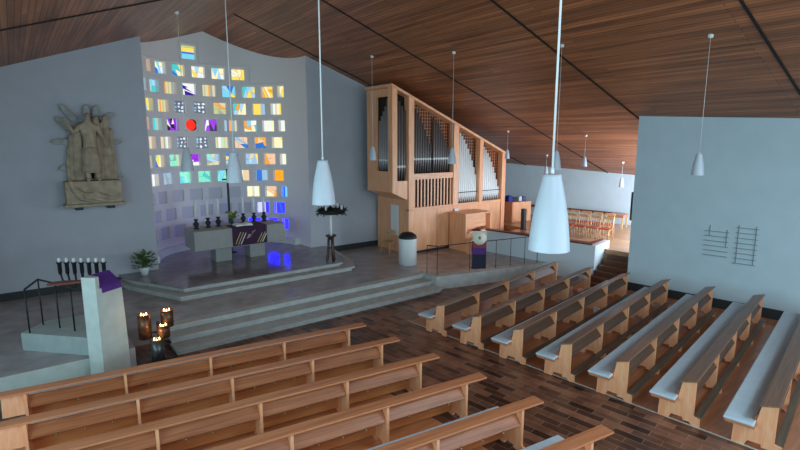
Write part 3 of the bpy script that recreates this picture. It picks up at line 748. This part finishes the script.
# standing figure, one hand raised
V = [(0, Y, 1.58), (0, Y, 1.80), (0, Y, 2.08), (0, Y, 2.34), (0, Y-.02, 2.47), (0, Y-.04, 2.60), (0, Y-.04, 2.72),
     (-.12, Y, 1.48), (-.13, Y-.05, 1.10), (-.12, Y, .76), (-.13, Y-.12, .72), (.12, Y, 1.48), (.14, Y-.03, 1.10), (.15, Y, .76), (.16, Y-.12, .72),
     (-.22, Y, 2.30), (-.38, Y-.02, 2.12), (-.52, Y-.06, 2.36), (-.60, Y-.08, 2.56), (.22, Y, 2.30), (.34, Y-.02, 2.02), (.42, Y-.08, 1.80), (.46, Y-.10, 1.66)]
E_ = [(0,1),(1,2),(2,3),(3,4),(4,5),(5,6),(0,7),(7,8),(8,9),(9,10),(0,11),(11,12),(12,13),(13,14),(3,15),(15,16),(16,17),(17,18),(3,19),(19,20),(20,21),(21,22)]
Rr = [(.19,.15),(.16,.13),(.20,.15),(.17,.12),.06,(.10,.12),(.06,.08),.12,.085,.055,.05,.12,.085,.055,.05,.085,.06,.05,.045,.085,.06,.05,.045]
skin('figure', (V, E_), Rr, rl, M_sand)
MB().lathe([(.27, .95), (.25, 1.2), (.22, 1.55), (.20, 1.66), (.14, 1.72)], c=(0, Y+.02, 0), n=16).build('loin_robe', M_sand, rl)
# crouching figure at the feet
V = [(-.52, -.50, .45), (-.40, -.52, .30), (-.15, -.54, .24), (.08, -.54, .28), (.30, -.54, .20), (.55, -.53, .12), (-.58, -.50, .60), (-.60, -.50, .74), (-.34, -.56, .16), (-.10, -.58, .12), (.12, -.56, .12), (.36, -.56, .10)]
E_ = [(0,1),(1,2),(2,3),(3,4),(4,5),(0,6),(6,7),(1,8),(8,9),(2,10),(10,11)]
skin('crouching_figure', (V, E_), [.10,.13,.12,.10,.07,.05,.06,.10,.06,.045,.07,.05], rl, M_sand, 2)
# rays round the figure
for x, z, a, l in ((-.58, 2.36, 2.25, .32), (-.42, 2.66, 2.20, .38), (.02, 2.72, 1.57, .26), (.26, 2.70, 1.45, .28), (.56, 2.62, .5, .26), (-.70, 1.86, PI, .26), (.66, 1.86, 0, .26), (.62, 1.0, -.85, .36), (-.62, 1.12, 3.5, .22)):
    d = Vector((math.cos(a), 0, math.sin(a))); s_ = Vector((-d.z, 0, d.x)); p = Vector((x, -.10, z))
    q = [p-d*.22-s_*.09, p+d*l*.6-s_*.08, p+d*l, p+d*l*.6+s_*.08, p-d*.22+s_*.09]
    MB().prism([(v.x, v.z) for v in q], -.14, -.02, lambda a_, b_, c: (a_, c, b_)).build('ray', M_sandg, rl, .015)

# ------------------------------------------------------------------ organ
FY = 15.7
og = thing('pipe_organ', 'tall oak pipe organ with stepped case and silver pipes beside the chancel', 'organ', (15.2, 16.6, PZ))
def otop(x): return 7.14-.40*(x-11.66)
def inog(mb, name, m, b=0, parent=None):
    o = mb.build(name, m, parent or og, b); o.data.transform(Matrix.Translation((-15.2, -16.6, -PZ))); return o
xz = lambda a, b, c: (a, c, b)
# dark interior
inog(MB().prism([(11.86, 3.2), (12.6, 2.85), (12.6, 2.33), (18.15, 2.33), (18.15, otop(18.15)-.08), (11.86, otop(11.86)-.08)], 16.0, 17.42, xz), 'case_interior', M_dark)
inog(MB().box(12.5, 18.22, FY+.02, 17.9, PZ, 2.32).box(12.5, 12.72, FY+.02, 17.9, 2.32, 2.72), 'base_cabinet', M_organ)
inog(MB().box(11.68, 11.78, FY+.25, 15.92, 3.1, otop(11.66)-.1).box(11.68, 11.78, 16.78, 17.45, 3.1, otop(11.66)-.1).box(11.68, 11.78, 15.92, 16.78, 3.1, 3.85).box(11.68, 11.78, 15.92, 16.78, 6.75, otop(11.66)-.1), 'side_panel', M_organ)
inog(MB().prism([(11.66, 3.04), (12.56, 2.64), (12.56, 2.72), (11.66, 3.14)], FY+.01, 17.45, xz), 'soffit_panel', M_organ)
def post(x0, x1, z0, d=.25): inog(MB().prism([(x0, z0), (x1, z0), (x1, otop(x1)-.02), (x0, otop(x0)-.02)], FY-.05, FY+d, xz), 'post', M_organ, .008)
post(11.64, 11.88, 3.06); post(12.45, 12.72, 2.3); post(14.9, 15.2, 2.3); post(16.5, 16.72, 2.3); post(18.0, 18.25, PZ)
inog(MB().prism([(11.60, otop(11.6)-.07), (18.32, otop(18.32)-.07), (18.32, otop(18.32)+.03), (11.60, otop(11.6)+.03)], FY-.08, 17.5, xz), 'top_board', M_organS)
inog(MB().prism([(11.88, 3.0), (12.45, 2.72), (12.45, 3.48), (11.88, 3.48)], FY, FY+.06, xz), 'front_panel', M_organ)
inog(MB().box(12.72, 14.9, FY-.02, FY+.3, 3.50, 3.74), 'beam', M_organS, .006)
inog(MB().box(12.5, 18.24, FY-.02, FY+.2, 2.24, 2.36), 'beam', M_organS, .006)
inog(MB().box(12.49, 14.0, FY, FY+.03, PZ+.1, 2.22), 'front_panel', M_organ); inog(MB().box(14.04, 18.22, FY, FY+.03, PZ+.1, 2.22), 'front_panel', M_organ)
inog(MB().box(12.5, 18.2, FY+.01, FY+.1, PZ, PZ+.09), 'plinth', M_skirt)
# louvre grille below the middle section
g = MB()
for k in range(12):
    x = 12.80+k*.182; g.box(x, x+.065, FY+.05, FY+.08, 2.36, 3.50)
inog(g, 'slat_grille', M_organ)
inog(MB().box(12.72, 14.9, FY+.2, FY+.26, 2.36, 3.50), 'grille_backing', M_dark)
# pipes
def pipe(x, y, z0, z1, r, m, mouth):
    o = MB(); o.lathe([(r*.28, z0), (r, mouth-.03), (r, z1)], c=(x, y, 0), n=12)
    o.cur = 1; o.lathe([(r*1.04, mouth), (r*1.04, mouth+r*1.5)], c=(x, y, 0), n=12)
    inog(o, 'pipe', [m, M_white if m is M_tind else M_tin])
for k in range(6):      # left side opening
    y = 15.99+k*.135
    pipe(11.775, y, 3.86, 6.72-.08*k-(.10*k if k > 1 else 0)+.02, .046, M_tinm, 4.25)
for k in range(4): pipe(11.96+k*.138, FY+.14, 3.50, otop(11.96+k*.138)-.28-.12*k, .060, M_tind, 4.0)
for s0 in (12.80, 13.90):
    for k in range(8):
        x = s0+.06+k*.128; pipe(x, FY+.18, 3.74, otop(x)-.25-.014*k*k*1.1-.05*k, .056, M_tind, 4.28)
for s0, nn_ in ((15.24, 10), (16.76, 10)):
    for k in range(nn_):
        x = s0+.06+k*.125; top = otop(s0)-.22-.02*k-.0165*k*k*.9-.06*k
        pipe(x, FY+.15, 2.38, top, .058, M_tin, 2.72)
# lattice behind the pipe tops
def lattice(x0, x1, z0, step=.135):
    o = MB(); y0, y1 = FY+.27, FY+.29
    x = x0
    while x < x1: o.box(x, x+.03, y0, y1, z0, otop(x)-.1); x += step
    z = z0
    while z < otop(x0)-.12:
        xe = min(x1, 11.66+(7.04-z)/.40)
        if xe > x0+.02: o.box(x0, xe, y0-.02, y0, z, z+.028)
        z += step
    inog(o, 'lattice', M_lat)
lattice(12.72, 14.9, 4.6); lattice(15.2, 16.5, 3.3); lattice(16.72, 18.0, 3.0)
inog(MB().tube([(15.2, FY+.05, 2.82), (16.5, FY+.05, 2.82)], .014, 6), 'pipe_rail', M_black); inog(MB().tube([(16.72, FY+.05, 2.82), (18.0, FY+.05, 2.82)], .014, 6), 'pipe_rail', M_black)
# console
oc = thing('organ_console', 'oak organ console cabinet standing in front of the organ base', 'organ console', (15.45, 15.1, PZ))
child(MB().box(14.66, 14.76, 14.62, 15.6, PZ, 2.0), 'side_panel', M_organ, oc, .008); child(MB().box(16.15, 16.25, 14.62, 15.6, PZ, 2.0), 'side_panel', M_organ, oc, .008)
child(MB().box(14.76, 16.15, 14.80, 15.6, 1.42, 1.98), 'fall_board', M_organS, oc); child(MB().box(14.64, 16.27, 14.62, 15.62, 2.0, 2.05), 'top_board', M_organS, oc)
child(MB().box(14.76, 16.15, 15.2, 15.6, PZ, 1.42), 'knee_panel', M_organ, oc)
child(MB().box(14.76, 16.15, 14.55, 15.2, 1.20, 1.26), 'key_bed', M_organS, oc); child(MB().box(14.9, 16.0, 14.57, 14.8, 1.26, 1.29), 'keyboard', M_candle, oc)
child(MB().box(14.9, 16.0, 14.7, 15.2, PZ+.05, PZ+.10), 'pedal_board', M_black, oc)
ob_ = thing('organ_bench', 'plain wooden bench at the organ console', 'bench', (15.2, 14.35, PZ))
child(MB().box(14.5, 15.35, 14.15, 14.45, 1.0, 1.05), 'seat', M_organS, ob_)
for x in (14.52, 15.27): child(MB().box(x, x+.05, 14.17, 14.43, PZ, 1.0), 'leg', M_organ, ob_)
o = MB().box(14.98, 15.22, FY-.075, FY-.052, 1.86, 2.16).build('notice', M_white); tag(o, 'small white notice pinned to the organ front above the console', 'notice')
# poster board and chair at the organ's side
o = MB().box(12.44, 12.475, 16.35, 16.85, 1.15, 2.42).build('poster_board', M_white, None, .004); tag(o, 'tall white poster board on the left side of the organ base', 'poster')
def make_chair(label, loc, rz, group, seatm):
    t = thing('wooden_chair', label, 'chair', loc, rz, group)
    MB().box(-.22, .22, -.21, .22, .43, .465).build('seat', seatm, t, .01)
    for x in (-.19, .19):
        MB().tube([(x*1.05, .22, 0), (x, .19, .44)], .019, 6).build('leg', M_chair, t)
        MB().tube([(x*1.05, -.26, 0), (x, -.20, .44), (x, -.25, .90)], .019, 6).build('leg', M_chair, t)
    MB().box(-.21, .21, -.262, -.232, .80, .90).build('back_rail', M_chair, t, .006)
    for x in (-.09, 0, .09): MB().tube([(x, -.205, .46), (x, -.245, .82)], .011, 5).build('spindle', M_chair, t)
    MB().tube([(-.19, .0, .2), (.19, .0, .2)], .011, 5).build('stretcher', M_chair, t)
    return t
make_chair('single wooden chair standing against the left side of the organ', (12.05, 16.55, PZ), math.radians(115), None, M_chair)
# font with domed cover
ft = thing('font_pedestal', 'white cylindrical pedestal with a black domed lid before the organ', 'pedestal', (11.46, 14.46, PZ))
MB().lathe([(.34, 0), (.34, 1.0), (.33, 1.02)], n=36).build('body', M_white, ft)
MB().lathe([(.345, 1.0), (.345, 1.04), (.31, 1.12), (.21, 1.2), (.08, 1.235), (.0, 1.24)], n=36, capb=True, capt=False).build('lid', M_black, ft)

# ------------------------------------------------------------------ chancel railing, lectern banner
rlg = thing('chancel_railing', 'thin black iron railing along the raised chancel edge', 'railing', (13.2, 12.2, PZ))
RP = [(11.0, 12.80), (11.17, 12.46), (12.5, 12.22), (13.6, 11.98), (14.25, 11.85), (14.9, 11.72), (15.5, 11.6)]
for i, (x, y) in enumerate(RP): child(MB().tube([(x, y, PZ), (x, y, 1.50)], .012, 6), 'post', M_black, rlg)
child(MB().tube([(x, y, 1.50) for x, y in RP], .016, 6), 'handrail', M_black, rlg)
le = thing('lectern', 'slim black lectern stand at the chancel railing', 'lectern', (13.1, 12.35, PZ))
child(MB().tube([(13.1, 12.45, PZ+.03), (13.1, 12.45, 1.78)], .03, 8), 'post', M_black, le)
child(MB().box(12.95, 13.3, 12.36, 12.6, PZ, PZ+.03), 'base', M_black, le)
child(MB().prism([(12.40, 1.76), (12.62, 1.86), (12.62, 1.89), (12.40, 1.79)], 12.95, 13.30, lambda a, b, c: (c, a, b)), 'desk', M_redwood, le)
ca = -.62
bn = thing('lectern_banner', 'lectern cloth banded cream, red and violet with a round emblem', 'banner', (12.80, 12.06, .55), ca)
for z0, z1, c, nm in ((1.00, 1.36, (.78, .72, .56, 1), 'cream_band'), (.76, 1.00, (.34, .05, .07, 1), 'red_band'), (.52, .76, (.11, .035, .20, 1), 'violet_band'), (0, .52, (.022, .022, .045, 1), 'navy_band')):
    MB().box(-.25, .25, -.012, .012, z0, z1).build(nm, mat('banner_'+nm, c, .9), bn)
d_ = MB().lathe([(.0, -.0), (.235, 0), (.235, .01), (.0, .01)], n=28, capb=False, capt=False).build('emblem_disc', mat('emblem_cream', (.88, .84, .68, 1), .8), bn)
d_.rotation_euler = (PI/2, 0, 0); d_.location = (0, -.013, 1.10)
st = MB(); pl = []
for i in range(10):
    r = .10 if i % 2 == 0 else .035; a = PI/2+i*PI/5; pl.append((r*math.cos(a)*.7, r*math.sin(a)))
st.prism([(a, b+1.12) for a, b in pl], -.032, -.024, lambda a, b, c: (a, c, b)); st.build('emblem_star', mat('emblem_red', (.40, .06, .05, 1), .8), bn)

# ------------------------------------------------------------------ annex furniture
ang = math.radians(98)     # chairs face the nave
def annex(x, y): return (x, y, AZ)
where = ['front row, nearest the stair', 'front row, second from the stair', 'front row, third from the stair', 'front row, fourth from the stair']
dv = Vector((-.145, 1, 0)).normalized()
p0 = Vector((18.75, 10.75, AZ))
c0 = None
for k in range(5):
    p = p0+dv*.52*k
    lab = 'red-seated wooden chair in the front row of the annex, %s from the stair' % ['first', 'second', 'third', 'fourth', 'fifth'][k]
    if c0 is None: c0 = make_chair(lab, p, ang, 'red-seated chairs in the annex', M_red)
    else: dup(c0, p, ang, lab)
p1 = Vector((19.8, 11.3, AZ))
for k in range(7):
    dup(c0, p1+dv*.52*k, ang+random.uniform(-.06, .06), 'red-seated wooden chair in the wall row of the annex, %s from the stair' % ['first', 'second', 'third', 'fourth', 'fifth', 'sixth', 'seventh'][k])
# low wooden ledge along the far wall
lg = MB(); a = Vector((22.88, 12.2, 1.6)); b = Vector((22.0, 18.4, 1.6)); lg.bar(tuple(a), tuple(b), .14, .10); struct('trim_%d' % n, lg, M_redwood); n += 1
tb = thing('side_table', 'low brown wooden table beside the annex chairs at the wall end', 'table', (21.9, 12.0, AZ), math.radians(8))
MB().box(-.3, .3, -.35, .35, .50, .64).build('table_top', M_boards, tb)
for x in (-.26, .26):
    for y in (-.3, .3): MB().box(x-.03, x+.03, y-.03, y+.03, 0, .50).build('leg', M_chair, tb)
ac = thing('annex_cabinet', 'tall brown cabinet behind the organ end with items on top', 'cabinet', (19.9, 16.3, AZ), math.radians(-8))
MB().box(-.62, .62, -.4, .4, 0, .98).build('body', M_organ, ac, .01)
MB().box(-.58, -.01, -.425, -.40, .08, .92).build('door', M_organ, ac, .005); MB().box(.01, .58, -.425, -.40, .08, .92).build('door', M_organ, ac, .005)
for x, w, h, c, nm, lb in ((-.5, .14, .30, (.02, .02, .25, 1), 'blue_bag', 'dark blue bag on the left of the annex cabinet top'), (-.19, .15, .20, (.015, .02, .02, 1), 'black_case', 'black case in the middle of the annex cabinet top'),
                       (.14, .10, .24, (.62, .66, .75, 1), 'white_box', 'pale box on the annex cabinet top, right of the black case'), (.40, .13, .22, (.06, .09, .22, 1), 'blue_box', 'navy box at the right end of the annex cabinet top')):
    o = MB().prism([(-w, 0), (w, 0), (w*.95, h*.8), (w*.7, h), (-w*.75, h), (-w*.97, h*.75)], -.14, .14, lambda a, b, c: (a, c, b)).build(nm, mat(nm, c, .6), None, .015)
    o.matrix_world = ac.matrix_basis @ Matrix.Translation((x, 0, .982)); tag(o, lb, nm.split('_')[1])
sp_ = thing('speaker_column', 'narrow dark loudspeaker column between console and annex cabinet', 'speaker', (18.0, 14.3, AZ))
MB().box(-.09, .09, -.09, .09, 0.02, .95).build('housing', mat('dark_speaker', (.04, .045, .05, 1), .6), sp_, .01); MB().lathe([(.16, 0), (.16, .02)], n=20).build('base', M_black, sp_)
ws2 = MB().box(16.31, 16.42, 8.46, 8.53, 2.4, 3.35).build('wall_speaker', mat('dark_speaker', (.04, .045, .05, 1), .6), None, .01)
tag(ws2, 'slim dark loudspeaker fixed to the end of the right-hand wall', 'speaker')

# ------------------------------------------------------------------ hymn boards (thin rails on the right wall)
wd = Vector((R1[0]-R0[0], R1[1]-R0[1], 0)).normalized()           # along the wall towards the viewer
wnrm = Vector((-abs(wd.y), -abs(wd.x)*1, 0)); wnrm = Vector((wd.y, -wd.x, 0)); wnrm = wnrm if wnrm.x < 0 else -wnrm
M_rail = mat('grey_rail', (.24, .27, .285, 1), .5)
def hymn(y0, y1, z1, z0, nrow, lab, verts):
    p = Vector((rwx(y0), y0, 0)); l = (y0-y1)/abs(wd.y)
    t = thing('hymn_board', lab, 'hymn board', (p.x, p.y, z0), 0, 'hymn number rails')
    for k in range(nrow):
        z = (z1-z0)*k/(nrow-1)
        MB().bar(tuple(wnrm*.035+Vector((0, 0, z))), tuple(wnrm*.035+wd*l+Vector((0, 0, z))), .014, .018).build('rail', M_rail, t)
    for f, a, b in verts:
        MB().bar(tuple(wnrm*.012+wd*l*f+Vector((0, 0, a))), tuple(wnrm*.012+wd*l*f+Vector((0, 0, b))), .018, .014).build('upright', M_rail, t)
hymn(6.28, 5.64, 2.34, 1.60, 6, 'left set of thin grey hymn number rails on the right-hand wall', ((.2, .6, .92), (.9, .3, .82)))
hymn(5.49, 4.93, 2.52, 1.46, 8, 'taller right set of thin grey hymn number rails on the right-hand wall', ((.12, 0, 1.14), (.88, 0, 1.14)))

# ------------------------------------------------------------------ light
w = bpy.data.worlds.new('sky'); sc.world = w; w.use_nodes = True
bg = w.node_tree.nodes['Background']; bg.inputs['Color'].default_value = (.62, .82, 1, 1); bg.inputs['Strength'].default_value = .5
def area_light(name, loc, direction, sx_, sy_, e, col):
    l = bpy.data.lights.new(name, 'AREA'); l.shape = 'RECTANGLE'; l.size = sx_; l.size_y = sy_; l.energy = e; l.color = col
    o = bpy.data.objects.new(name, l); COL.objects.link(o); o.location = loc
    o.rotation_euler = Vector(direction).to_track_quat('-Z', 'Z').to_euler()
    return o
DAY = (.48, .86, 1.0); SKY = (.60, .86, 1.0)
for (a, b), en in zip(OPEN, (140, 230, 250, 100, 25)):      # daylight in the nave's side windows
    c = base+D2*(a+b)/2+N2*.28+Vector((0, 0, (OZ0+OZ1)/2))
    area_light('window_daylight', c, -N2, b-a, OZ1-OZ0, en, DAY)
for (a, b), en in zip(BO, (60, 85, 120, 165, 200)):        # and in the windows of the back wall
    area_light('window_daylight', ((a+b)/2, -6.15, (BZ0+BZ1)/2), (0, 1, 0), b-a, BZ1-BZ0, en, SKY)
# added overhead fill lights, unseen behind the viewer, framed like rooflights
FILLS = [(-1.2, 3.6, -4.2), (7.2, 12.0, -4.2)]
for i, (x0, x1, y0) in enumerate(FILLS):
    fr = MB(); y1 = y0+2.6
    for (ax, ay), (bx, by) in (((x0, y0), (x1, y0)), ((x1, y0), (x1, y1)), ((x1, y1), (x0, y1)), ((x0, y1), (x0, y0))):
        fr.bar((ax, ay, roof(ax)-.04), (bx, by, roof(bx)-.04), .12, .10)
    struct('window_%d' % wn, fr, M_white); wn += 1  # dressing frame for the added fill light, the ceiling behind is solid
    xm = (x0+x1)/2; sg = -1 if xm > RX else 1
    area_light('overhead_fill', (xm, (y0+y1)/2, roof(xm)-.10), (-.33*-sg, 0, -.94), x1-x0-.3, 2.3, (260, 420)[i], SKY)
area_light('annex_daylight', (20.3, 7.6, 2.6), (.1, 1, -.05), 4.5, 2.2, 600, (.72, .86, 1.0))

# ------------------------------------------------------------------ camera
cam = bpy.data.cameras.new('camera'); cam.lens = 22.5; cam.sensor_width = 36; cam.clip_end = 100
co = bpy.data.objects.new('camera', cam); COL.objects.link(co)
co.location = (0, 0, 5.0)
yaw = math.radians(37.5); pit = math.radians(9.4)
f = Vector((math.sin(yaw)*math.cos(pit), math.cos(yaw)*math.cos(pit), -math.sin(pit)))
co.rotation_euler = f.to_track_quat('-Z', 'Y').to_euler()
sc.camera = co
vs_ = sc.view_settings; vs_.view_transform = 'Standard'; vs_.look = 'None'; vs_.gamma = 1; vs_.use_curve_mapping = False; vs_.exposure = .18
